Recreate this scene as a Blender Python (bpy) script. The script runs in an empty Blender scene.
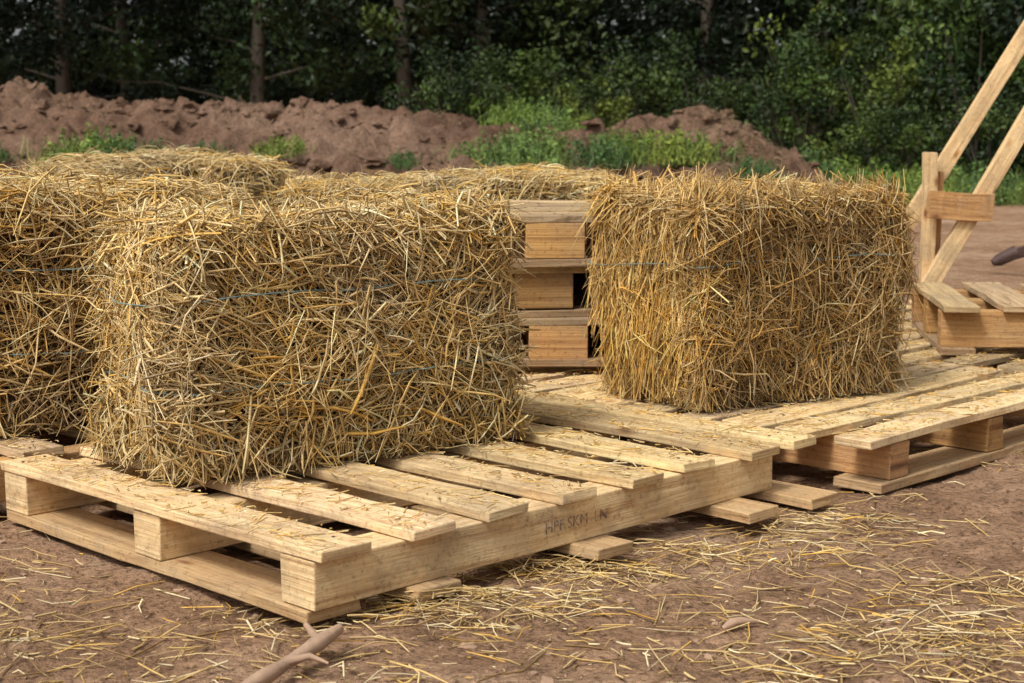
import bpy, bmesh, math, random
import numpy as np
from mathutils import Vector, Matrix
rng=np.random.default_rng(7); random.seed(7)
S=bpy.context.scene
COL=S.collection
# ---------------------------------------------------------------- noise
def _h(i,j,k,s=0):
    n=(i*374761393+j*668265263+k*2147483647+s*974711)&0xffffffff
    n=((n^(n>>13))*1274126177)&0xffffffff
    n=((n^(n>>16))*2246822519)&0xffffffff
    return ((n^(n>>15))&0xffffff)/float(0xffffff)
def vn(p,s=0):
    p=np.asarray(p,float); f=np.floor(p); i=f.astype(np.int64); t=p-f; t=t*t*(3-2*t)
    r=0
    for a in (0,1):
        for b in (0,1):
            for c in (0,1):
                w=(t[...,0] if a else 1-t[...,0])*(t[...,1] if b else 1-t[...,1])*(t[...,2] if c else 1-t[...,2])
                r=r+w*_h(i[...,0]+a,i[...,1]+b,i[...,2]+c,s)
    return r*2-1
def n2(x,y,f,s=0):
    return vn(np.stack([x*f+31.7,y*f+11.3,np.full_like(x,0.37+s)],-1),s)
# ---------------------------------------------------------------- mesh helpers
def mk_mesh(name,V,F,cols=None,smooth=True,uv=None):
    me=bpy.data.meshes.new(name)
    V=np.asarray(V,np.float32); F=np.asarray(F,np.int32)
    k=F.shape[1]
    me.vertices.add(len(V)); me.vertices.foreach_set('co',V.ravel())
    me.loops.add(F.size); me.loops.foreach_set('vertex_index',F.ravel())
    me.polygons.add(len(F)); me.polygons.foreach_set('loop_start',np.arange(len(F),dtype=np.int32)*k)
    me.polygons.foreach_set('use_smooth',np.full(len(F),smooth))
    me.update(calc_edges=True)
    if cols is not None:
        a=me.color_attributes.new('Col','FLOAT_COLOR','POINT')
        c=np.ones((len(V),4),np.float32); c[:,:3]=cols; a.data.foreach_set('color',c.ravel())
    return me
def obj(name,data,mat=None,parent=None,loc=None,rot=None):
    o=bpy.data.objects.new(name,data); COL.objects.link(o)
    if mat is not None and data is not None and len(data.materials)==0: data.materials.append(mat)
    if parent: o.parent=parent
    if loc is not None: o.location=loc
    if rot is not None: o.rotation_euler=rot
    return o
def unit(a): return a/np.maximum(np.linalg.norm(a,axis=-1,keepdims=True),1e-9)
def strands(P0,D,L,R,cols,bend=0.12,segs=3,zmin=None,jit=0.0,flat=.6,droop=None):
    N=len(P0); D=unit(D); rnd=unit(rng.normal(size=(N,3)))
    A=unit(np.cross(D,rnd)); B=np.cross(D,A)
    bv=unit(np.cross(D,rng.normal(size=(N,3))))*(rng.normal(size=(N,1))*bend)
    t=np.linspace(0,1,segs+1)
    P=P0[:,None]+D[:,None]*(L[:,None,None]*t[None,:,None])+bv[:,None]*(L[:,None,None]*(4*t*(1-t))[None,:,None])
    if droop is not None: P[...,2]-=(droop*L)[:,None]*(t**2)[None,:]
    if jit: P[:,1:-1]+=rng.normal(size=P[:,1:-1].shape)*jit
    ring=[]
    rt=np.ones(segs+1); rt[-1]=.6
    for k in range(3):
        a=k*2*math.pi/3
        off=A*math.cos(a)+B*(math.sin(a)*flat)
        ring.append(P+off[:,None]*(R[:,None,None]*rt[None,:,None]))
    V=np.stack(ring,2)  # N,s+1,3,3
    if zmin is not None: V[...,2]=np.maximum(V[...,2],zmin+rng.random((N,1,1))*.006)
    idx=np.arange(N*(segs+1)*3).reshape(N,segs+1,3)
    F=[]
    for k in range(3):
        k2=(k+1)%3
        F.append(np.stack([idx[:,:-1,k],idx[:,1:,k],idx[:,1:,k2],idx[:,:-1,k2]],-1).reshape(-1,4))
    F=np.concatenate(F)
    C=np.repeat(cols[:,None],(segs+1)*3,1)
    return V.reshape(-1,3),F,C.reshape(-1,3)
PAL=np.array([[.88,.67,.33],[.83,.57,.21],[.68,.48,.21],[.78,.47,.11],[.38,.245,.10],[.94,.79,.48]])
def straw_cols(N,w=(.26,.27,.16,.13,.08,.10),mul=1.0):
    w=np.array(w)/sum(w)
    c=PAL[rng.choice(6,N,p=w)]*(0.75+.40*rng.random((N,1)))
    return np.clip(c*mul,0,.92)
# ---------------------------------------------------------------- materials
def newmat(name):
    m=bpy.data.materials.new(name); m.use_nodes=True
    nt=m.node_tree; b=nt.nodes['Principled BSDF']; b.inputs['Roughness'].default_value=.85
    b.inputs['Specular IOR Level'].default_value=.25
    return m,nt,b
def N(nt,t,**k):
    n=nt.nodes.new(t)
    for a,v in k.items():
        if a in n.inputs: n.inputs[a].default_value=v
        else: setattr(n,a,v)
    return n
def ramp(nt,fac,stops):
    r=nt.nodes.new('ShaderNodeValToRGB'); e=r.color_ramp.elements
    while len(e)<len(stops): e.new(.5)
    for i,(p,c) in enumerate(stops):
        e[i].position=p; e[i].color=(*c,1) if len(c)==3 else c
    nt.links.new(fac,r.inputs[0]); return r.outputs[0]
def noise(nt,vec,scale,detail=5,rough=.6):
    n=N(nt,'ShaderNodeTexNoise',Scale=scale,Detail=detail,Roughness=rough)
    if vec is not None: nt.links.new(vec,n.inputs['Vector'])
    return n.outputs['Fac']
def mix(nt,mode,fac,a,b):
    m=nt.nodes.new('ShaderNodeMix'); m.data_type='RGBA'; m.blend_type=mode
    for s,v in ((0,fac),(6,a),(7,b)):
        if isinstance(v,bpy.types.NodeSocket): nt.links.new(v,m.inputs[s])
        else: m.inputs[s].default_value=v if s==0 else (*v,1)
    return m.outputs[2]
def bump(nt,b,h,strength,dist):
    n=N(nt,'ShaderNodeBump',Strength=strength,Distance=dist); nt.links.new(h,n.inputs['Height'])
    nt.links.new(n.outputs[0],b.inputs['Normal']); return n
# straw
m_straw,nt,b=newmat('straw'); a=N(nt,'ShaderNodeAttribute',attribute_name='Col')
tc=nt.nodes.new('ShaderNodeTexCoord')
v=ramp(nt,noise(nt,tc.outputs['Object'],35,2),[(.3,(.75,.70,.62)),(.6,(1,1,1))])
nt.links.new(mix(nt,'MULTIPLY',1.0,a.outputs['Color'],v),b.inputs['Base Color'])
b.inputs['Roughness'].default_value=.45; b.inputs['Specular IOR Level'].default_value=.32
# core
m_core,nt,b=newmat('straw_core'); tc=nt.nodes.new('ShaderNodeTexCoord')
mp=N(nt,'ShaderNodeMapping'); mp.inputs['Scale'].default_value=(15,15,90); nt.links.new(tc.outputs['Object'],mp.inputs[0])
f=noise(nt,mp.outputs[0],2,4,.7)
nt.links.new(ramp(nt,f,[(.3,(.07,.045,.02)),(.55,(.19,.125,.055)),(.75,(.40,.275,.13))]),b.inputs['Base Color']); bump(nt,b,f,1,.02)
# wood
def wood(name,c1,c2,c3,dirt=.35):
    m,nt,b=newmat(name)
    uv=nt.nodes.new('ShaderNodeUVMap'); tc=nt.nodes.new('ShaderNodeTexCoord')
    mp=N(nt,'ShaderNodeMapping'); mp.inputs['Scale'].default_value=(1.6,30,1); nt.links.new(uv.outputs[0],mp.inputs[0])
    g=noise(nt,mp.outputs[0],2.2,6,.7)
    base=ramp(nt,g,[(.30,c3),(.45,c2),(.58,c1),(.8,tuple(min(1,x*1.15) for x in c1))])
    mp2=N(nt,'ShaderNodeMapping'); mp2.inputs['Scale'].default_value=(7,16,1); nt.links.new(uv.outputs[0],mp2.inputs[0])
    vo=N(nt,'ShaderNodeTexVoronoi',Scale=.75); nt.links.new(mp2.outputs[0],vo.inputs[0])
    kn=ramp(nt,vo.outputs['Distance'],[(.05,(.25,.13,.06)),(.1,(.7,.52,.36)),(.17,(1,1,1))])
    base=mix(nt,'MULTIPLY',.85,base,kn)
    at=N(nt,'ShaderNodeAttribute',attribute_name='Col')
    base=mix(nt,'MULTIPLY',1,base,at.outputs['Color'])
    d=ramp(nt,noise(nt,tc.outputs['Object'],6,6,.75),[(.44,(0,0,0)),(.70,(1,1,1))])
    dm=N(nt,'ShaderNodeMath',operation='MULTIPLY'); nt.links.new(d,dm.inputs[0]); dm.inputs[1].default_value=dirt
    base=mix(nt,'MIX',dm.outputs[0],base,(.30,.22,.145))
    sp=ramp(nt,noise(nt,tc.outputs['Object'],90,4,.7),[(.32,(.5,.44,.38)),(.46,(1,1,1))])
    base=mix(nt,'MULTIPLY',.7,base,sp)
    nt.links.new(base,b.inputs['Base Color']); bump(nt,b,g,.9,.006)
    return m
m_pine=wood('pine_wood',(.86,.67,.39),(.73,.52,.28),(.47,.29,.14),.65)
m_old=wood('weathered_wood',(.62,.46,.27),(.48,.34,.19),(.26,.165,.09),.8)
m_orange=wood('stained_wood',(.58,.34,.145),(.46,.25,.10),(.26,.13,.055),.5)
def plain(name,c,rough=.8,metal=0):
    m,nt,b=newmat(name); tc=nt.nodes.new('ShaderNodeTexCoord')
    f=noise(nt,tc.outputs['Object'],18,5)
    nt.links.new(ramp(nt,f,[(.3,tuple(x*.6 for x in c)),(.7,c)]),b.inputs['Base Color']); b.inputs['Roughness'].default_value=rough; b.inputs['Metallic'].default_value=metal
    bump(nt,b,f,.4,.01); return m
m_twine=plain('twine',(.20,.31,.30)); m_steel=plain('dark_steel',(.10,.06,.05),.6,.1)
m_bark=plain('bark',(.10,.08,.06)); m_stick=plain('stick_bark',(.50,.33,.22)); m_nail=plain('nail',(.12,.09,.075),.5,.4)
m_ink,nt,b=newmat('ink'); tc=nt.nodes.new('ShaderNodeTexCoord')
nt.links.new(ramp(nt,noise(nt,tc.outputs['Object'],60,4,.7),[(.40,(.13,.09,.07)),(.66,(.55,.40,.25))]),b.inputs['Base Color'])
# soil
def soil(name,lo,md,hi,sc,bs,k2=1.0,k3=.85):
    m,nt,b=newmat(name); tc=nt.nodes.new('ShaderNodeTexCoord'); o=tc.outputs['Object']
    f1=noise(nt,o,.9*sc,8,.7); f2=noise(nt,o,12*sc,8,.75); f3=noise(nt,o,85*sc,4,.75)
    c=ramp(nt,f1,[(.34,lo),(.5,md),(.66,hi)])
    c=mix(nt,'MULTIPLY',k2,c,ramp(nt,f2,[(.3,(.50,.46,.43)),(.48,(.93,.91,.88)),(.66,(1.22,1.2,1.17))]))
    c=mix(nt,'MULTIPLY',k3,c,ramp(nt,f3,[(.34,(.36,.32,.29)),(.48,(1,1,1)),(.68,(1.45,1.42,1.38))]))
    nt.links.new(c,b.inputs['Base Color']); b.inputs['Roughness'].default_value=.95; b.inputs['Specular IOR Level'].default_value=.1
    ad=N(nt,'ShaderNodeMath',operation='ADD'); nt.links.new(f2,ad.inputs[0])
    ml=N(nt,'ShaderNodeMath',operation='MULTIPLY'); nt.links.new(f3,ml.inputs[0]); ml.inputs[1].default_value=.45
    nt.links.new(ml.outputs[0],ad.inputs[1]); bump(nt,b,ad.outputs[0],1,bs)
    return m
m_ground=soil('soil',(.25,.148,.088),(.375,.235,.148),(.50,.35,.24),1,.028,1,1)
m_mound=soil('mound_soil',(.13,.075,.050),(.215,.132,.090),(.31,.205,.145),.5,.07,1,.8)
m_clod=plain('clod',(.41,.265,.175),.95)
def leafmat(name):
    m,nt,b=newmat(name); a=N(nt,'ShaderNodeAttribute',attribute_name='Col')
    oi=nt.nodes.new('ShaderNodeObjectInfo'); 
    c=mix(nt,'MULTIPLY',1,a.outputs['Color'],ramp(nt,oi.outputs['Random'],[(0,(.7,.8,.75)),(.5,(1,1,.9)),(1,(1.2,1.12,.8))]))
    nt.links.new(c,b.inputs['Base Color']); b.inputs['Roughness'].default_value=.5
    return m
m_leaf=leafmat('leaves')
# ---------------------------------------------------------------- ground
def gh(x,y):
    near=np.exp(-((x/9)**2+((y-4)/9)**2))
    h=.014*n2(x,y,1.3)+.010*n2(x,y,4.5,1)+.008*n2(x,y,11,2)+.0055*n2(x,y,24,3)
    return h-.015+(1-near)*.05*n2(x,y,.4,5)-.02*(1-near)
def axis(a,b,st,far):
    c=list(np.arange(a,b,st)); d=st; x=a; lo=[]
    while x>-far: d*=1.13; x-=d; lo.append(x)
    d=st; x=c[-1]; hi=[]
    while x<far: d*=1.13; x+=d; hi.append(x)
    return np.array(lo[::-1]+c+hi)
xs=axis(-2.6,3.0,.013,250); ys=axis(1.6,6.0,.014,250)
X,Y=np.meshgrid(xs,ys); Z=gh(X,Y)+.0025*n2(X,Y,52,4)*np.exp(-((X/5)**2+((Y-3)/5)**2))
V=np.stack([X,Y,Z],-1).reshape(-1,3); nx=len(xs); ny=len(ys)
I=np.arange(nx*ny).reshape(ny,nx)
F=np.stack([I[:-1,:-1],I[:-1,1:],I[1:,1:],I[1:,:-1]],-1).reshape(-1,4)
obj('ground',mk_mesh('ground',V,F),m_ground)
# dirt mounds
px_=np.array([-18,-12,-8,-5.3,-4.2,-3.2,-2.8,-2.2,-1.1,-.1,.5,1.1,1.9,2.35,2.9,3.4,4.0])
pz_=np.array([1.1,1.3,1.2,1.20,1.15,1.03,1.12,1.08,.97,.84,.74,.82,.90,.78,.45,.16,-.1])
def mh(x,y):
    top=np.interp(x,px_,pz_)
    r=1-np.clip(np.abs(y-16.4-.5*n2(x,y*0,.5,9))/2.6,0,1)**1.6
    h=top*r
    r2=np.clip(1-((y-13.4)/1.2)**2,0,1)*np.clip((-x+2.2)/1.5,0,1)
    h=np.maximum(h,r2*(.38+.15*n2(x,y,.7,4)))
    wx=x+.2*n2(x,y,1.5,11); wy=y+.2*n2(x,y,1.6,12)
    bil=lambda f,s:np.abs(n2(wx,wy,f,s))*2-.6
    rough=.11*n2(x,y,1.2,1)+.13*bil(1.9,2)+.085*bil(4.1,3)+.055*bil(8.5,6)+.035*bil(15,7)
    edge=np.clip(h*3,0,1)
    return h+rough*edge-.08*(1-edge)
xm=np.arange(-17,4.3,.033); ym=np.arange(12,19.2,.042)
X,Y=np.meshgrid(xm,ym); Z=mh(X,Y); nx=len(xm); ny=len(ym)
I=np.arange(nx*ny).reshape(ny,nx)
F=np.stack([I[:-1,:-1],I[:-1,1:],I[1:,1:],I[1:,:-1]],-1).reshape(-1,4)
obj('dirt_mound',mk_mesh('dirt_mound',np.stack([X,Y,Z],-1).reshape(-1,3),F,smooth=True),m_mound)
# clods
bm=bmesh.new(); bmesh.ops.create_icosphere(bm,subdivisions=2,radius=1)
iv=np.array([v.co[:] for v in bm.verts]); ifc=np.array([[v.index for v in f.verts] for f in bm.faces]); bm.free()
def clods(name,P,R,mat):
    n=len(P); nv=len(iv)
    V=iv[None]*(R[:,None,None])*(1+.6*vn(iv[None]*1.9+rng.random((n,1,3))*90)[...,None])
    V=V*(np.array([1,1,.6])*(0.6+.8*rng.random((n,1,3))))
    V=V+P[:,None]
    F=ifc[None]+(np.arange(n)*nv)[:,None,None]
    return obj(name,mk_mesh(name,V.reshape(-1,3),F.reshape(-1,3),smooth=False),mat)
n=4500; x=rng.uniform(-3,3.4,n); y=1.5+6*rng.random(n)**1.4; R=.002+.009*rng.random(n)**4
clods('soil_clods',np.stack([x,y,gh(x,y)+R*.1],-1),R,m_clod)
n=2600; x=rng.uniform(-14,3.3,n); y=rng.uniform(12.5,17,n); R=.02+.08*rng.random(n)**3
clods('mound_clods',np.stack([x,y,mh(x,y)],-1),R,m_mound)
# ---------------------------------------------------------------- straw bale
def bale(loc,rot,Lx=.9,W=.45,H=.48,taper=.03,n=15000,vert=(.3,.3,.3),seed=0,mul=1.0,lean=0,rad=(.0017,.0031),shag=1.0,faces=(1,.35,1,.35,1,.1),cw=None,noise_amp=1.0,ftint_shade=None,twines=(.36,.70),loosefan=0,rr=.055):
    e=obj('straw_bale',None); e.location=loc; e.rotation_euler=(0,lean,rot); e.empty_display_size=.1
    hs=np.array([Lx/2,W/2,H/2])
    def surf(q,inset=0):
        inner=hs-rr; c=np.clip(q,-inner,inner); nn=unit(q-c); p=c+(rr-inset)*nn
        off=(vn(p*3.0+seed*13.1,seed)*.038+vn(p*8+seed*3.3,seed+1)*.024)*noise_amp
        fl=np.abs((( p[...,0]+.03*vn(p*4,seed+3))/.095)%1-.5)*2
        off=off-.028*np.clip(fl-.7,0,1)/.3
        p=p+nn*off[...,None]
        k=1+taper*(p[...,2:3]/hs[2])
        p=p*np.concatenate([k,k,np.ones_like(k)],-1)
        p[...,2]-=.015*np.clip(np.abs(p[...,0])/hs[0],0,1.1)**6*(p[...,2]>0)
        return p+np.array([0,0,hs[2]]),nn
    bm=bmesh.new(); bmesh.ops.create_cube(bm,size=2); bmesh.ops.subdivide_edges(bm,edges=bm.edges[:],cuts=24,use_grid_fill=True)
    q=np.array([v.co[:] for v in bm.verts])*hs; p,_=surf(q,.032)
    for v,c in zip(bm.verts,p): v.co=(c[0],c[1],max(c[2],.004))
    me=bpy.data.meshes.new('core'); bm.to_mesh(me); bm.free()
    for f in me.polygons: f.use_smooth=True
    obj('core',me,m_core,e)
    A=np.array([W*H,W*H,Lx*H,Lx*H,Lx*W,Lx*W])*np.array(faces); fc=rng.choice(6,n,p=A/A.sum())
    q=(rng.random((n,3))*2-1)*hs
    for k,(ax,sg) in enumerate([(0,-1),(0,1),(1,-1),(1,1),(2,1),(2,-1)]):
        q[fc==k,ax]=sg*hs[ax]
    p,nn=surf(q)
    t1=np.cross(np.array([0,0,1.]),nn); bad=np.linalg.norm(t1,axis=1)<.5; t1[bad]=[1,0,0]; t1=unit(t1); t2=np.cross(nn,t1)
    vp=np.where(fc<2,vert[0],np.where(fc<4,vert[1],vert[2]))
    r=rng.random(n)
    ang=np.where(r<vp,math.pi/2+rng.normal(size=n)*.36,np.where(r<vp+(1-vp)*.62,rng.normal(size=n)*.42,rng.random(n)*math.pi))
    ang=ang+vn(p*6+seed,seed+9)*.9
    ang+=np.where(rng.random(n)<.5,math.pi,0)
    low=p[:,2]<.10
    ang=np.where(low&(rng.random(n)<.55)&(fc<4),-math.pi/2+rng.normal(size=n)*.6,ang)
    tilt=np.abs(rng.normal(size=n))*.14; wild=rng.random(n)<.05*shag*(1+1.3*(fc==4)); tilt=np.where(wild,.2+.8*rng.random(n)**1.3,tilt)
    tilt=np.where(low,tilt+.24*rng.random(n)*shag,tilt)
    tilt=np.where((fc==4)&~wild,tilt*.9,tilt)
    L=.025+.165*rng.random(n)**1.6; L=np.where(wild,.035+L*.65,L)
    droop=np.where(fc==4,.1,.05)+.5*wild*rng.random(n)
    if loosefan:
        f0=(fc==0)&(rng.random(n)<loosefan); ang=np.where(f0,-math.pi/2+rng.normal(size=n)*.32,ang); tilt=np.where(f0,.08+.20*rng.random(n),tilt); L=np.where(f0,L*1.25,L)
    d=unit(np.cos(ang)[:,None]*t1+np.sin(ang)[:,None]*t2+tilt[:,None]*nn)
    depth=-.032*rng.random(n)**.8+.013*rng.random(n)
    P0=p-d*(L*.5)[:,None]+nn*depth[:,None]
    P0=np.where(wild[:,None],p-d*(L*.3)[:,None],P0)
    R=rng.uniform(rad[0],rad[1],n)*(np.where(rng.random(n)<.28,.55,1))*np.where(rng.random(n)<.07,1.6,1)
    R=np.where(wild,R*.65,R)
    c=straw_cols(n,mul=mul) if cw is None else straw_cols(n,cw,mul)
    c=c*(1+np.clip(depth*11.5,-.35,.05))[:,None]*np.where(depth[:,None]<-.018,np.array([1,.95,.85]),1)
    pt=np.clip(vn(p*5+seed*7,seed+5)*.7+.0,-.3,.36)[:,None]; g=c.mean(1,keepdims=True)*np.array([1.10,.9,.60])*.91
    c=np.where(pt>0,c*(1-pt)+g*pt,c)
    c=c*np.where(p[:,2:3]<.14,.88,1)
    if ftint_shade is not None:
        for k,tt in ftint_shade.items(): c=np.where((fc==k)[:,None],c*np.array(tt),c)
    c=np.clip(c,0,.92)
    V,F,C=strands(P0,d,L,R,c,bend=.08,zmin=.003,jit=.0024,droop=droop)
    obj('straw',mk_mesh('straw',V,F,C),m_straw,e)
    for hz in twines:
        a=np.linspace(0,2*math.pi,161)
        ca,sa=np.cos(a),np.sin(a); mm=np.maximum(np.abs(ca),np.abs(sa))
        q=np.stack([ca/mm*hs[0],sa/mm*hs[1],np.full_like(a,(hz-.5)*H)],-1); p,nn=surf(q); p+=nn*(.009+.019*vn(q*9,3))[:,None]; p[:,2]+=.010*vn(q*5,8)
        p[:,:]=(p+np.roll(p,1,0)+np.roll(p,-1,0))/3; p[-1]=p[0]
        cu=bpy.data.curves.new('twine','CURVE'); cu.dimensions='3D'; cu.bevel_depth=.0013; sp=cu.splines.new('POLY'); sp.points.add(160)
        for i in range(161): sp.points[i].co=(*p[i],1)
        obj('twine',cu,m_twine,e)
    return e
# ---------------------------------------------------------------- pallets
TH=math.radians(45.5); RD=np.array([math.cos(TH),math.sin(TH)]); LD=np.array([-math.sin(TH),math.cos(TH)]); P00=np.array([-.30,2.42])
def PW(r,l): return P00+RD*r+LD*l
class Boxes:
    def __init__(s): s.V=[];s.F=[];s.C=[];s.U=[];s.n=0
    def add(s,lo,hi,ax,tint=None,warp=.0022,rotz=None,seg=14,rag=.0016):
        lo=np.array(lo,float);hi=np.array(hi,float); o=[a for a in range(3) if a!=ax]
        if tint is None:
            t=random.choice([1,.95,1.02,.82,.70,1.05])*random.uniform(.93,1.05); tint=(t,t*random.uniform(.95,1.0),t*random.uniform(.82,.98))
        ring=[(0,0),(1,0),(1,1),(0,1)]; base=s.n; ph=random.random()*9; bow=random.gauss(0,warp)
        c=(lo+hi)/2; rz=random.gauss(0,.009) if rotz is None else rotz; uo=random.random()*50; tw=random.gauss(0,.0015)
        vs=[]
        for i in range(seg+1):
            t=i/seg
            for (a,b) in ring:
                p=np.zeros(3); p[ax]=lo[ax]+(hi[ax]-lo[ax])*t+(random.gauss(0,.0018) if i in(0,seg) else 0)
                p[o[0]]=hi[o[0]] if a else lo[o[0]]; p[o[1]]=hi[o[1]] if b else lo[o[1]]
                p[2]+=bow*4*t*(1-t)+.0008*math.sin(t*9+ph)+tw*(t-.5)*(1 if a else -1); p[o[0]]+=.0012*math.sin(t*7+ph+a*2)+random.gauss(0,rag*.5)
                if b and random.random()<.14: p[o[0]]+=(-1 if a else 1)*rag*2.4
                d=p[:2]-c[:2]; p[0]=c[0]+d[0]*math.cos(rz)-d[1]*math.sin(rz); p[1]=c[1]+d[0]*math.sin(rz)+d[1]*math.cos(rz)
                vs.append(p)
        s.V+=vs
        w=[hi[o[0]]-lo[o[0]],hi[o[1]]-lo[o[1]]]; cum=[0,w[0],w[0]+w[1],2*w[0]+w[1],2*w[0]+2*w[1]]; LL=hi[ax]-lo[ax]
        for i in range(seg):
            for k in range(4):
                k2=(k+1)%4; s.F.append([base+i*4+k,base+i*4+k2,base+(i+1)*4+k2,base+(i+1)*4+k])
                u0=uo+LL*i/seg;u1=uo+LL*(i+1)/seg; v0=uo+cum[k];v1=uo+cum[k+1]
                s.U+=[(u0,v0),(u0,v1),(u1,v1),(u1,v0)]
        for i,rv in ((0,1),(seg,0)):
            q=[base+i*4+k for k in range(4)]; uu=[(uo,uo),(uo+w[0]*.2,uo),(uo+w[0]*.2,uo+w[1]),(uo,uo+w[1])]
            if rv: q=q[::-1];uu=uu[::-1]
            s.F.append(q); s.U+=uu
        s.C+=[tint]*len(vs); s.n+=len(vs)
    def make(s,name,mat,parent=None,bev=.0025):
        me=mk_mesh(name,s.V,s.F,np.array(s.C),smooth=False)
        uv=me.uv_layers.new(name='UVMap'); uv.data.foreach_set('uv',np.array(s.U,np.float32).ravel())
        bm=bmesh.new(); bm.from_mesh(me); bmesh.ops.recalc_face_normals(bm,faces=bm.faces[:]); bm.to_mesh(me); bm.free()
        o=obj(name,me,mat,parent)
        if bev:
            m=o.modifiers.new('b','BEVEL'); m.width=bev; m.segments=2; m.limit_method='ANGLE'; m.angle_limit=1.0
        return o
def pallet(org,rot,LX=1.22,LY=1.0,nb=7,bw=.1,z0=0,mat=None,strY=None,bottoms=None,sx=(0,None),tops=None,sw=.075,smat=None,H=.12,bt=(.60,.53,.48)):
    mat=mat or m_old; smat=smat or mat
    e=obj('wooden_pallet',None); e.location=(org[0],org[1],z0); e.rotation_euler=(0,0,rot)
    B=Boxes(); rects=[]
    if tops is None:
        pitch=(LX-bw)/(nb-1); tops=[(i*pitch+random.gauss(0,.005),bw*random.uniform(.88,1.08)) for i in range(nb)]
    for (x,w) in tops:
        y0=random.gauss(0,.010); y1=LY+random.gauss(0,.010)
        B.add((x,y0,H-.02+random.uniform(0,.002)),(x+w,y1,H),1); rects.append((x,x+w,y0,y1))
    for (x,w,y0,y1) in (bottoms or [(0.003,.1,.004,LY),(LX/2-.05,.1,0,LY),(LX-.1,.1,0,LY)]):
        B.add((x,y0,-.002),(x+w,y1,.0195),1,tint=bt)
    B.make('deck_boards',mat,e)
    T=Boxes()
    for y in (strY or [.006,LY/2-sw/2,LY-sw-.006]):
        T.add((sx[0]+.004,y,.020),((sx[1] or LX)-.004,y+sw,H-.0205),0,warp=.0003,rotz=0,rag=.0004,tint=(.98,.94,.88) if smat is m_pine else None)
    T.make('stringers',smat,e)
    n=[]; 
    for (x0,x1,y0,y1) in rects:
        for y in (strY or [.006,LY/2-sw/2,LY-sw-.006]):
            for fx in (.28,.72): n.append((x0+(x1-x0)*fx+random.gauss(0,.004),y+sw/2+random.gauss(0,.012),H+.0003))
    n=np.array(n); k=len(n); a=np.arange(8)*math.pi/4
    V=n[:,None]+np.stack([np.cos(a)*.0032,np.sin(a)*.0032,np.zeros(8)],-1)[None]; V=np.concatenate([V,V*1+np.array([0,0,.0012])],1)
    F=[]
    for i in range(k):
        b0=i*16
        for j in range(8): F.append([b0+j,b0+(j+1)%8,b0+8+(j+1)%8,b0+8+j])
        F+= [[b0+8,b0+9,b0+10,b0+11],[b0+11,b0+12,b0+13,b0+14],[b0+8,b0+11,b0+14,b0+15]]
    obj('nails',mk_mesh('nails',V.reshape(-1,3),F,smooth=False),m_nail,e)
    M=Matrix.Rotation(rot,3,'Z')
    return e,[(r,M,Vector((org[0],org[1],z0+H))) for r in rects]
decks=[]
tops=[(0,.105),(.186,.10),(.372,.10),(.556,.095),(.742,.098),(.93,.1),(1.115,.1),(1.262,.09)]
fp,r=pallet(P00,TH,LX=1.236,LY=1.0,tops=tops,mat=m_pine,strY=[.018,.45,.915],sw=.085,
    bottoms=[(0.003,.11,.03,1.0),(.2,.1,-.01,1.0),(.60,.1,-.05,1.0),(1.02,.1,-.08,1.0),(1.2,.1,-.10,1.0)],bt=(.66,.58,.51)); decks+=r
B=Boxes(); B.add((1.24,.3,.02),(1.34,.42,.0995),0); B.add((1.24,.8,.02),(1.34,.9,.0995),0); B.make('end_blocks',m_old,fp)
tx=bpy.data.curves.new('stamp','FONT'); tx.body='HPF SKM  LN'; tx.size=.030; tx.extrude=.0002
to=obj('stamp',tx,m_ink,fp); to.location=(.53,.0167,.050); to.rotation_euler=(math.pi/2,0,0)
_,r=pallet(PW(-.10,1.06),TH,mat=m_old,smat=m_orange); decks+=r
e,r=pallet(PW(2.53,-.12),TH+math.pi/2,LX=1.2,LY=1.17,nb=9,bw=.105,mat=m_pine,smat=m_orange,strY=[.05,.55,.98],sw=.075,
   bottoms=[(0.0,.12,0,1.1),(.5,.1,0,1.1),(1.1,.1,0,1.1)]); decks+=r
e,r=pallet(PW(3.78,.0),TH+math.pi/2,LX=1.25,LY=1.2,nb=9,bw=.095,mat=m_old,smat=m_orange); decks+=r
e,r=pallet(PW(3.7,-1.15),TH+math.pi/2+.05,LX=1.1,LY=1.2,nb=7,bw=.095,mat=m_old,smat=m_orange,z0=0)
e,r=pallet((1.25,4.62),math.radians(-7),LX=1.15,LY=.75,nb=7,bw=.115,mat=m_old,smat=m_orange,z0=.122,H=.145,sw=.075,
   strY=[.035,.36,.66])
offs=[(.0,.05,.04),(.02,-.03,-.02),(-.02,.02,.05),(.01,-.02,0.01)]
for i in range(4):
    pallet((.42+offs[i][0],4.29+offs[i][1]),math.radians(93)+offs[i][2],LX=.9,LY=.80,nb=6,bw=.12,z0=.001+i*.137,mat=m_old,smat=m_orange,H=.135,sw=.16,strY=[.02,.235,.60])
pallet((-1.95,4.75),0.05,z0=0); pallet((-.75,5.42),0.02,z0=0,LX=1.3); pallet((-1.75,3.9),.35,z0=0.0,LX=.9,LY=.8)
pallet(PW(1.42,1.1),TH,LX=.9,LY=.4,nb=5)
def bcorner(x,y,rot,L,W):
    c,s=math.cos(rot),math.sin(rot); return (x+c*L/2-s*W/2,y+s*L/2+c*W/2)
r=math.radians(38)
c=bcorner(-.605,2.87,r,.80,.40); bale((c[0],c[1],.121),r,.80,.40,.498,-.03,20000,vert=(.3,.12,.15),seed=1,shag=1.5,rad=(.0018,.0034))
r=math.radians(36)
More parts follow.
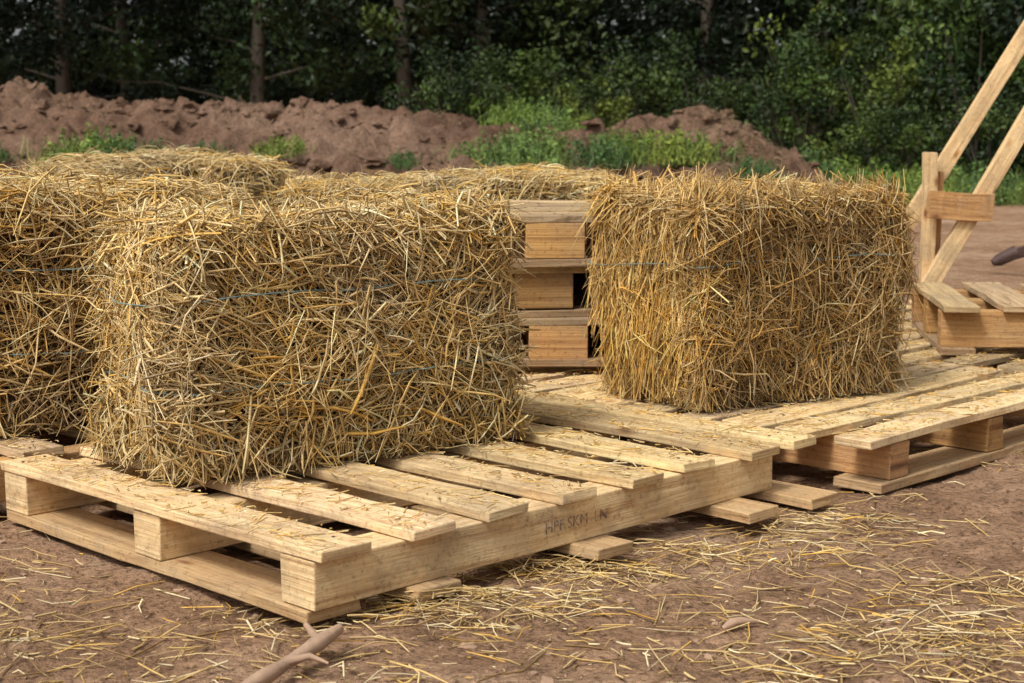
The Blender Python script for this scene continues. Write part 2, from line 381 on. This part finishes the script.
c=bcorner(.43,3.63,r,.68,.36); bale((c[0],c[1],.122),r,.69,.375,.525,.06,22000,vert=(.8,.42,.2),seed=2,rad=(.0014,.0027),shag=1.8,
    ftint_shade={0:(1.15,1.03,.76),2:(.76,.70,.64),4:(1.05,1.0,.90)},twines=(.66,),loosefan=.5,noise_amp=1.1,rr=.045)  # front face darkened: its shade is painted into the straw colour
r=math.radians(24)
c=bcorner(-1.42,3.2,r,.95,.42); bale((c[0],c[1],.122),r,.95,.42,.515,.02,13000,vert=(.3,.3,.2),seed=3,shag=1.7,ftint_shade={2:(.88,.83,.77)})
bale((-1.42,4.98,.122),.06,.98,.46,.48,.02,8000,seed=4,vert=(.3,.2,.1),shag=1.9)
bale((-.20,5.62,.122),.03,1.15,.46,.495,.02,9000,seed=5,vert=(.3,.1,.1),shag=1.8)
bale((-1.3,4.25,.122),.35,.8,.42,.48,.02,7000,seed=6,vert=(.3,.2,.1),shag=1.9)
bale((-1.30,5.95,.02),.02,.9,.45,.64,.02,6000,seed=7,vert=(.3,.2,.1),shag=1.9)
# ---------------------------------------------------------------- loose straw
def lay(x,y,z,L,tilt=.06):
    n=len(x); a=rng.random(n)*2*math.pi
    d=np.stack([np.cos(a),np.sin(a),rng.normal(size=n)*tilt],-1)
    return np.stack([x,y,z],-1)-unit(d)*(L*.5)[:,None],d
n=72000; x=rng.uniform(-3,3.6,n); y=1.5+5*rng.random(n)
dens=.15+.42*n2(x,y,1.1,21)+.50*n2(x,y,3.6,22)+.28*n2(x,y,9,23)
rr_=(x-P00[0])*RD[0]+(y-P00[1])*RD[1]; ll=(x-P00[0])*LD[0]+(y-P00[1])*LD[1]
dens+=.5*np.exp(-np.maximum(0,-ll-.02)/.2)*(ll<.1)+.32*((x>.6)&(y<3.0))+.3*((rr_<0)&(rr_>-.35))
k=rng.random(n)<np.clip(dens,.06,1)*.62; x=x[k];y=y[k]; n=len(x); z=gh(x,y)+.004+.012*rng.random(n)**3; L=.006+.12*rng.random(n)**3.2
wx=[];wy=[];wz=[]
for (cx,cy,s,m,hh) in [(-.10,2.56,.09,280,.03),(.10,2.80,.07,200,.025),(.35,2.92,.09,160,.02),(.72,2.35,.13,220,.012),(-.95,2.35,.12,180,.012),(.95,2.62,.12,200,.012),(.42,2.25,.10,110,.01),(.62,3.12,.08,140,.02)]:
    a=rng.normal(size=(m,2))*s; wx.append(cx+a[:,0]*1.5); wy.append(cy+a[:,1]*.7); wz.append(hh*np.exp(-(a**2).sum(1)/(s*s))*rng.random(m))
wx=np.concatenate(wx);wy=np.concatenate(wy);wz=np.concatenate(wz)
x=np.concatenate([x,wx]);y=np.concatenate([y,wy]);z=np.concatenate([z,gh(wx,wy)+.005+wz]);L=np.concatenate([L,.02+.12*rng.random(len(wx))**1.6]); n=len(x)
P,d=lay(x,y,z,L,.09)
V,F,C=strands(P,d,L,rng.uniform(.0008,.0024,n),straw_cols(n,(.2,.18,.24,.08,.18,.12),mul=.9),bend=.08,segs=2); obj('scattered_straw',mk_mesh('scattered_straw',V,F,C),m_straw)
Ps=[];Ds=[];Ls=[]
for (rc,M,o) in decks:
    m=280; lx=rng.uniform(rc[0],rc[1],m); ly=rc[2]+(rc[3]-rc[2])*rng.random(m)
    L=.005+.06*rng.random(m)**3.5
    P,d=lay(lx,ly,np.full(m,.0035)+.003*rng.random(m),L,.03)
    Mn=np.array(M); P=P@Mn.T+np.array(o); d=d@Mn.T; Ps.append(P);Ds.append(d);Ls.append(L)
P=np.concatenate(Ps);d=np.concatenate(Ds);L=np.concatenate(Ls)
V,F,C=strands(P,d,L,rng.uniform(.0008,.0020,len(P)),straw_cols(len(P)),bend=.05,segs=2); obj('straw_litter',mk_mesh('straw_litter',V,F,C),m_straw)
# ---------------------------------------------------------------- stick
def tube(paths,name,mat,parent=None,sides=8,loc=None):
    V=[];F=[];b=0
    for path,rad in paths:
        path=[Vector(p) for p in path]
        for i,p in enumerate(path):
            t=(path[min(i+1,len(path)-1)]-path[max(i-1,0)]).normalized(); u=t.orthogonal().normalized() if abs(t.z)<.95 else Vector((1,0,0)); u=(u-t*u.dot(t)).normalized(); w=t.cross(u)
            for k in range(sides):
                a=2*math.pi*k/sides; q=p+(u*math.cos(a)+w*math.sin(a))*rad[i]*(1+.12*math.sin(i*3+k)); V.append(q[:])
        for i in range(len(path)-1):
            for k in range(sides):
                k2=(k+1)%sides; F.append([b+i*sides+k,b+i*sides+k2,b+(i+1)*sides+k2,b+(i+1)*sides+k])
        b+=len(path)*sides
    return obj(name,mk_mesh(name,V,F),mat,parent,loc)
tube([([(-.385,2.10,.004),(-.365,2.135,.009),(-.345,2.165,.013),(-.325,2.21,.012),(-.30,2.25,.020),(-.285,2.285,.020),(-.262,2.35,.022)],[.003,.009,.012,.009,.011,.013,.008]),
      ([(-.325,2.21,.016),(-.29,2.215,.024),(-.262,2.205,.016)],[.007,.005,.002]),([(-.285,2.285,.022),(-.31,2.33,.034)],[.008,.004])],'fallen_branch',m_stick)
tube([([(.33,2.43,-.004),(.345,2.437,.003),(.36,2.445,.003),(.39,2.46,-.003)],[.003,.008,.007,.003])],'bark_chip',m_stick)
# ---------------------------------------------------------------- timber frame
tf=obj('timber_frame',None); tf.location=(1.79,6.8,0)
def beam(p0,p1,w,t,name,mat,y):
    L=math.hypot(p1[0]-p0[0],p1[1]-p0[1]); B=Boxes(); B.add((0,-t/2,-w/2),(L,t/2,w/2),0,rotz=0,tint=(.96,.90,.82))
    o=B.make(name,mat,tf); o.location=(p0[0]-1.79,y-6.8,p0[1]); o.rotation_euler=(0,-math.atan2(p1[1]-p0[1],p1[0]-p0[0]),0); return o
beam((1.765,0),(1.765,.68),.055,.045,'post',m_pine,6.80)
beam((1.815,0),(1.815,.60),.035,.045,'post_cleat',m_orange,6.84)
beam((1.745,.465),(2.02,.45),.115,.025,'gusset_board',m_orange,6.73)
beam((1.69,.36),(2.75,2.14),.07,.04,'upper_brace',m_pine,6.885)
beam((1.72,.03),(2.92,2.20),.07,.04,'lower_brace',m_pine,6.765)
beam((2.90,0),(2.90,2.3),.09,.09,'tall_post',m_pine,6.83)
# drawbar
db=obj('steel_drawbar',None); db.location=(2.74,9.0,0)
bm=bmesh.new(); bmesh.ops.create_cube(bm,size=1); 
for v in bm.verts:
    xx=v.co.x+.5; s=.05+.07*xx; v.co=Vector((xx*1.0,v.co.y*(.06+.05*xx),v.co.z*s+.05+.33*xx))
bmesh.ops.bevel(bm,geom=bm.edges[:],offset=.01,segments=2,affect='EDGES'); me=bpy.data.meshes.new('beam'); bm.to_mesh(me); bm.free(); obj('beam',me,m_steel,db)
tube([([(-.03,0,.03),(0,0,.05),(.1,0,.09)],[.02,.035,.04])],'coupling',m_steel,db)
tube([([(.95,0,-.01),(.95,0,.37)],[.05,.04])],'prop_stand',m_steel,db)
# ---------------------------------------------------------------- vegetation
def leaves(P,size,cols,up=.5,asp=.55):
    n=len(P); nr=unit(rng.normal(size=(n,3))+np.array([0,0,up])); a=unit(np.cross(nr,rng.normal(size=(n,3)))); b=np.cross(nr,a)
    s=size[:,None]
    V=np.stack([P-a*s*.5,P+b*s*asp*.5+nr*s*.08,P+a*s*.5,P-b*s*asp*.5+nr*s*.08],1)
    F=np.arange(n*4).reshape(n,4); return V.reshape(-1,3),F,np.repeat(cols,4,0)
def crown_mesh(name,clumps,per,cr,size,base,bright,flat=.75):
    Ps=[];Cs=[]
    for c in clumps:
        m=int(per*random.uniform(.6,1.3)); g=rng.normal(size=(m,3)); g=unit(g)*(rng.random((m,1))**.45)*cr*random.uniform(.7,1.25); g[:,2]*=flat
        Ps.append(np.array(c)+g); t=random.random()**1.5
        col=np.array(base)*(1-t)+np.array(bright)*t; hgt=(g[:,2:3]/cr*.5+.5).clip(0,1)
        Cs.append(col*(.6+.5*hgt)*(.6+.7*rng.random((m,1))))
    P=np.concatenate(Ps);C=np.concatenate(Cs)
    V,F,C=leaves(P,size*(.6+.8*rng.random(len(P))),C); return mk_mesh(name,V,F,C,smooth=False)
def rand_limbs(h,r,n,z0):
    paths=[]; tips=[]
    tp=[(random.gauss(0,.05)*i,random.gauss(0,.05)*i,h*i/6) for i in range(7)]; paths.append((tp,[r*(1-i/7.5) for i in range(7)]))
    for i in range(n):
        z=z0+(h-z0)*i/n; k=min(5,int(z/h*6)); s=Vector(tp[k]).lerp(Vector(tp[k+1]),z/h*6-k); a=i*2.4+random.random(); l=(1.5+1.3*random.random())*(1-.45*z/h)
        d=Vector((math.cos(a),math.sin(a),.35)); p=[s+d*l*t+Vector((0,0,-.25*t*t*l*(random.random()))) for t in (0,.35,.7,1)]; paths.append((p,[r*.2,r*.14,r*.08,r*.03])); tips+=p[1:]
    return paths,tips
protos=[]
for v in range(4):
    paths,tips=rand_limbs(9,.15,18,.8)
    cl=[]
    for t in tips:
        for _ in range(2): cl.append((t[0]+random.gauss(0,.35),t[1]+random.gauss(0,.35),t[2]+random.gauss(0,.3)))
    base,br=[((.009,.020,.007),(.040,.072,.018)),((.008,.018,.008),(.030,.056,.018)),((.010,.019,.006),(.052,.080,.018)),((.008,.016,.008),(.024,.043,.015))][v]
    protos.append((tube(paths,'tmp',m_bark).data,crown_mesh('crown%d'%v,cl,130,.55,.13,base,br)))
for o in [o for o in bpy.data.objects if o.name.startswith('tmp')]: bpy.data.objects.remove(o)
def tree(x,y,v,s,r):
    if abs(x/y+.298)<.022: x-=1.0
    e=obj('deciduous_tree',None); e.location=(x,y,-.05); e.rotation_euler=(0,0,r); e.scale=(s,s,s)
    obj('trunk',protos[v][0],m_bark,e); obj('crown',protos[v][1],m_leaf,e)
i=0
for x in np.arange(-13,15,2.2):
    tree(x+random.gauss(0,.4),27+random.gauss(0,1.2),i%4,random.uniform(.85,1.1),random.random()*6); i+=1
for x in np.arange(-17,18,3.0):
    tree(x+random.gauss(0,.5),32+random.gauss(0,1.0),(i*3)%4,random.uniform(1.0,1.3),random.random()*6); i+=1
m=30000; P=np.stack([rng.uniform(-30,30,m),rng.uniform(38,42,m),10*rng.random(m)**1.3],-1); P[:,2]*=.75+.35*n2(P[:,0],P[:,1],.25,2)
P=P[(np.abs(P[:,0]/P[:,1]+.302+.004*np.sin(P[:,2]*3))>.007)|(P[:,2]<1.6)]; m=len(P)
c=np.array([.010,.020,.009])*(.5+rng.random((m,1))); V,F,C=leaves(P,.4+.4*rng.random(m),c); obj('distant_trees',mk_mesh('distant_trees',V,F,C,smooth=False),m_leaf)
sh=[]
for v in range(3):
    cl=[]
    for _ in range(50):
        a=random.random()*6.28; r=1.05*random.random()**.6; z=2.0*random.random()**.8; r*=math.sqrt(max(.1,1-(z/2.3)**2)); cl.append((r*math.cos(a),r*math.sin(a),z+.12))
    base,br=[((.014,.032,.009),(.105,.16,.030)),((.012,.026,.009),(.062,.10,.025)),((.020,.042,.010),(.16,.205,.036))][v]
    paths=[]
    for k in range(9):
        a=k*.7+random.random()*.4; paths.append(([(0.04*math.cos(a),.04*math.sin(a),0),(.35*math.cos(a),.35*math.sin(a),.8),(.7*math.cos(a),.7*math.sin(a),1.5+.4*random.random())],[.03,.02,.006]))
    t=tube(paths,'tmp',m_bark,sides=5); d=t.data; bpy.data.objects.remove(t)
    sh.append((d,crown_mesh('leaves%d'%v,cl,130,.30,.08,base,br,.9)))
def shrub(x,y,v,s,sz=1):
    e=obj('shrub',None); e.location=(x,y,-.05); e.rotation_euler=(0,0,random.random()*6); e.scale=(s,s,s*sz)
    obj('stems',sh[v][0],m_bark,e); obj('foliage',sh[v][1],m_leaf,e)
for (x,y,v,s,z) in [(3.9,22,0,.9,1.0),(4.9,21,2,.9,1),(5.9,20.5,0,1.1,1.1),(7.0,20,1,1.5,1.1),(8.3,20.5,0,1.5,1.2),(6.4,23,1,1.5,1.2),(4.6,24,2,1.2,1.0),(3.0,23.5,1,.8,1.0),(5.6,18.8,1,.7,.9),(6.9,18.2,2,.6,.9),(4.5,19.2,0,.6,.8),
    (1.2,23,2,.7,1.0),(0.2,24,0,.9,1.0),(-.9,24.5,1,.9,1.1),(2.1,24.5,1,1.0,1.0),(.6,19.6,2,.6,.9),(1.7,19.9,0,.5,.9),(-.1,19.5,2,.5,.9),(9.8,20,1,1.6,1.2),(11.5,21,0,1.6,1.2)]:
    shrub(x,y,v,s,z)
wm=[]
for v,(base,br) in enumerate([((.08,.14,.035),(.20,.30,.075)),((.10,.16,.03),(.26,.33,.08)),((.06,.11,.04),(.15,.24,.075))]):
    Pl=[];Cl=[];Ps=[];Ds=[];Ls=[]
    for k in range(60):
        a=random.random()*6.28; rr=.42*random.random()**.6; b0=np.array([rr*1.3*math.cos(a),rr*.7*math.sin(a),0]); h=random.uniform(.12,.38)*(1.1-rr)
        dd=unit(np.array([random.gauss(0,.35),random.gauss(0,.35),1.0])); Ps.append(b0);Ds.append(dd);Ls.append(h)
        t=random.random(); col=np.array(base)*(1-t)+np.array(br)*t
        m=int(14+h*70); tt=rng.random(m)**.7; q=b0+dd*(h*tt)[:,None]+rng.normal(size=(m,3))*np.array([.035,.035,.012])*(1.25-tt)[:,None]
        Pl.append(q); Cl.append(col*(.7+.6*rng.random((m,1))))
    Pl=np.concatenate(Pl);Cl=np.concatenate(Cl); V1,F1,C1=leaves(Pl,.022+.028*rng.random(len(Pl)),Cl,up=.9,asp=.45)
    gp=120; a=rng.random(gp)*6.28; rr=.5*rng.random(gp)**.5; G=np.stack([rr*1.4*np.cos(a),rr*.8*np.sin(a),np.zeros(gp)],-1)
    Pa=np.concatenate([np.array(Ps),G]);Da=np.concatenate([np.array(Ds),np.stack([rng.normal(size=gp)*.4,rng.normal(size=gp)*.4,np.ones(gp)],-1)]);La=np.concatenate([np.array(Ls),.08+.2*rng.random(gp)])
    V2,F2,C2=strands(Pa,Da,La,np.full(len(Pa),.004),np.array(br)*.8*(.6+.6*rng.random((len(Pa),1))),bend=.15,segs=2)
    wm.append(mk_mesh('weed%d'%v,np.concatenate([V1,V2]),np.concatenate([F1,F2+len(V1)]),np.concatenate([C1,C2]),smooth=False))
yy=np.arange(12.4,16.4,.06)
def weed(x,zt,k,s,y=None):
    if y is None:
        hh=mh(np.full_like(yy,x),yy); ok=np.where(hh>=zt)[0]; j=int(ok[0]) if len(ok) else int(hh.argmax()); y=float(yy[j]); z=float(hh[j])
    else: z=max(0,float(mh(np.array([x]),np.array([y]))[0])) if (x<4.2 and y<19) else 0
    o=obj('weed_clump',wm[k],m_leaf); o.location=(x,y,z-.04); o.scale=(s,s,s); o.rotation_euler=(0,0,random.random()*6)
for (x,zt,k,s) in [(-3.5,.48,0,1.1),(-3.15,.50,2,.9),(-3.85,.50,1,.8),(-2.8,.48,2,.7),(-2.05,.52,1,.7),(-.05,.48,0,1.0),(.2,.50,1,1.1),(.05,.45,2,1),(.85,.46,2,1),(1.15,.48,0,1),(1.45,.50,1,1.1),(1.75,.46,2,1),(-4.9,.5,2,.6),(-5.6,.5,0,.8),(-7,.5,1,.9),(1.0,.60,0,.6),(-.9,.45,2,.5),(2.2,.35,2,.7)]: weed(x,zt,k,s)
for (x,y,k,s) in [(.3,16.4,2,.9),(.6,16.6,1,.9),(.05,16.8,0,.9),(.9,16.7,1,.8),(.25,17.4,0,1.2),(.6,17.6,2,1.2)]: weed(x,0,k,s,y)
for k in range(44):
    weed(random.uniform(3.0,9),0,k%3,random.uniform(.8,1.6),random.uniform(17.2,19.8))
m=14000; x=rng.uniform(2.8,14,m); y=17.5+3.5*rng.random(m)
P=np.stack([x,y,np.full(m,-.03)],-1); d=np.stack([rng.normal(size=m)*.35,rng.normal(size=m)*.35,np.ones(m)],-1); L=.06+.22*rng.random(m)
c=np.array([.13,.18,.055])*(.6+.8*rng.random((m,1))); V,F,C=strands(P,d,L,np.full(m,.006),c,bend=.15,segs=2); obj('grass',mk_mesh('grass',V,F,C),m_leaf)
m=6500; x=np.concatenate([rng.normal(2.15,.35,m//3),rng.uniform(-6,2.6,m-m//3)]); y=rng.uniform(13.6,16.8,m); keep=(n2(x,y,1.1,31)>.12)|(x>1.7); x=x[keep];y=y[keep]; m=len(x)
P=np.stack([x,y,mh(x,y)-.01],-1); d=np.stack([rng.normal(size=m)*.6,-.5+rng.normal(size=m)*.4,.5*np.ones(m)],-1); L=.05+.16*rng.random(m)
V,F,C=strands(P,d,L,np.full(m,.004),np.array([.34,.24,.14])*(.5+.8*rng.random((m,1))),bend=.2,segs=2,droop=np.full(m,.7)); obj('dry_grass',mk_mesh('dry_grass',V,F,C),m_straw)
# ---------------------------------------------------------------- light
w=bpy.data.worlds.new('World'); S.world=w; w.use_nodes=True; nt=w.node_tree; bg=nt.nodes['Background']
sky=nt.nodes.new('ShaderNodeTexSky'); sky.sky_type='NISHITA'; sky.sun_disc=False
el,az=math.radians(54),math.radians(-140)
sky.sun_elevation=el; sky.sun_rotation=az; sky.air_density=1; sky.dust_density=4
hs_=nt.nodes.new('ShaderNodeHueSaturation'); hs_.inputs['Saturation'].default_value=.14
nt.links.new(sky.outputs[0],hs_.inputs['Color']); nt.links.new(hs_.outputs[0],bg.inputs[0]); bg.inputs[1].default_value=.14
sl=bpy.data.lights.new('sun','SUN'); sl.energy=3.0; sl.angle=math.radians(14); sl.color=(1,.96,.90)
so=bpy.data.objects.new('sun',sl); COL.objects.link(so)
dirv=Vector((math.sin(az)*math.cos(el),math.cos(az)*math.cos(el),math.sin(el))); so.rotation_euler=(-dirv).to_track_quat('-Z','Y').to_euler(); so.location=(0,0,20)
# ---------------------------------------------------------------- camera
cd=bpy.data.cameras.new('camera'); cd.lens=56.25; cd.sensor_width=36; cd.clip_end=600; cd.clip_start=.05
cd.dof.use_dof=True; cd.dof.focus_distance=3.1; cd.dof.aperture_fstop=9
co=bpy.data.objects.new('camera',cd); COL.objects.link(co); co.location=(0,0,.77); co.rotation_euler=(math.radians(82.5),0,0); S.camera=co
S.view_settings.view_transform='Standard'; S.view_settings.look='None'; S.view_settings.exposure=0
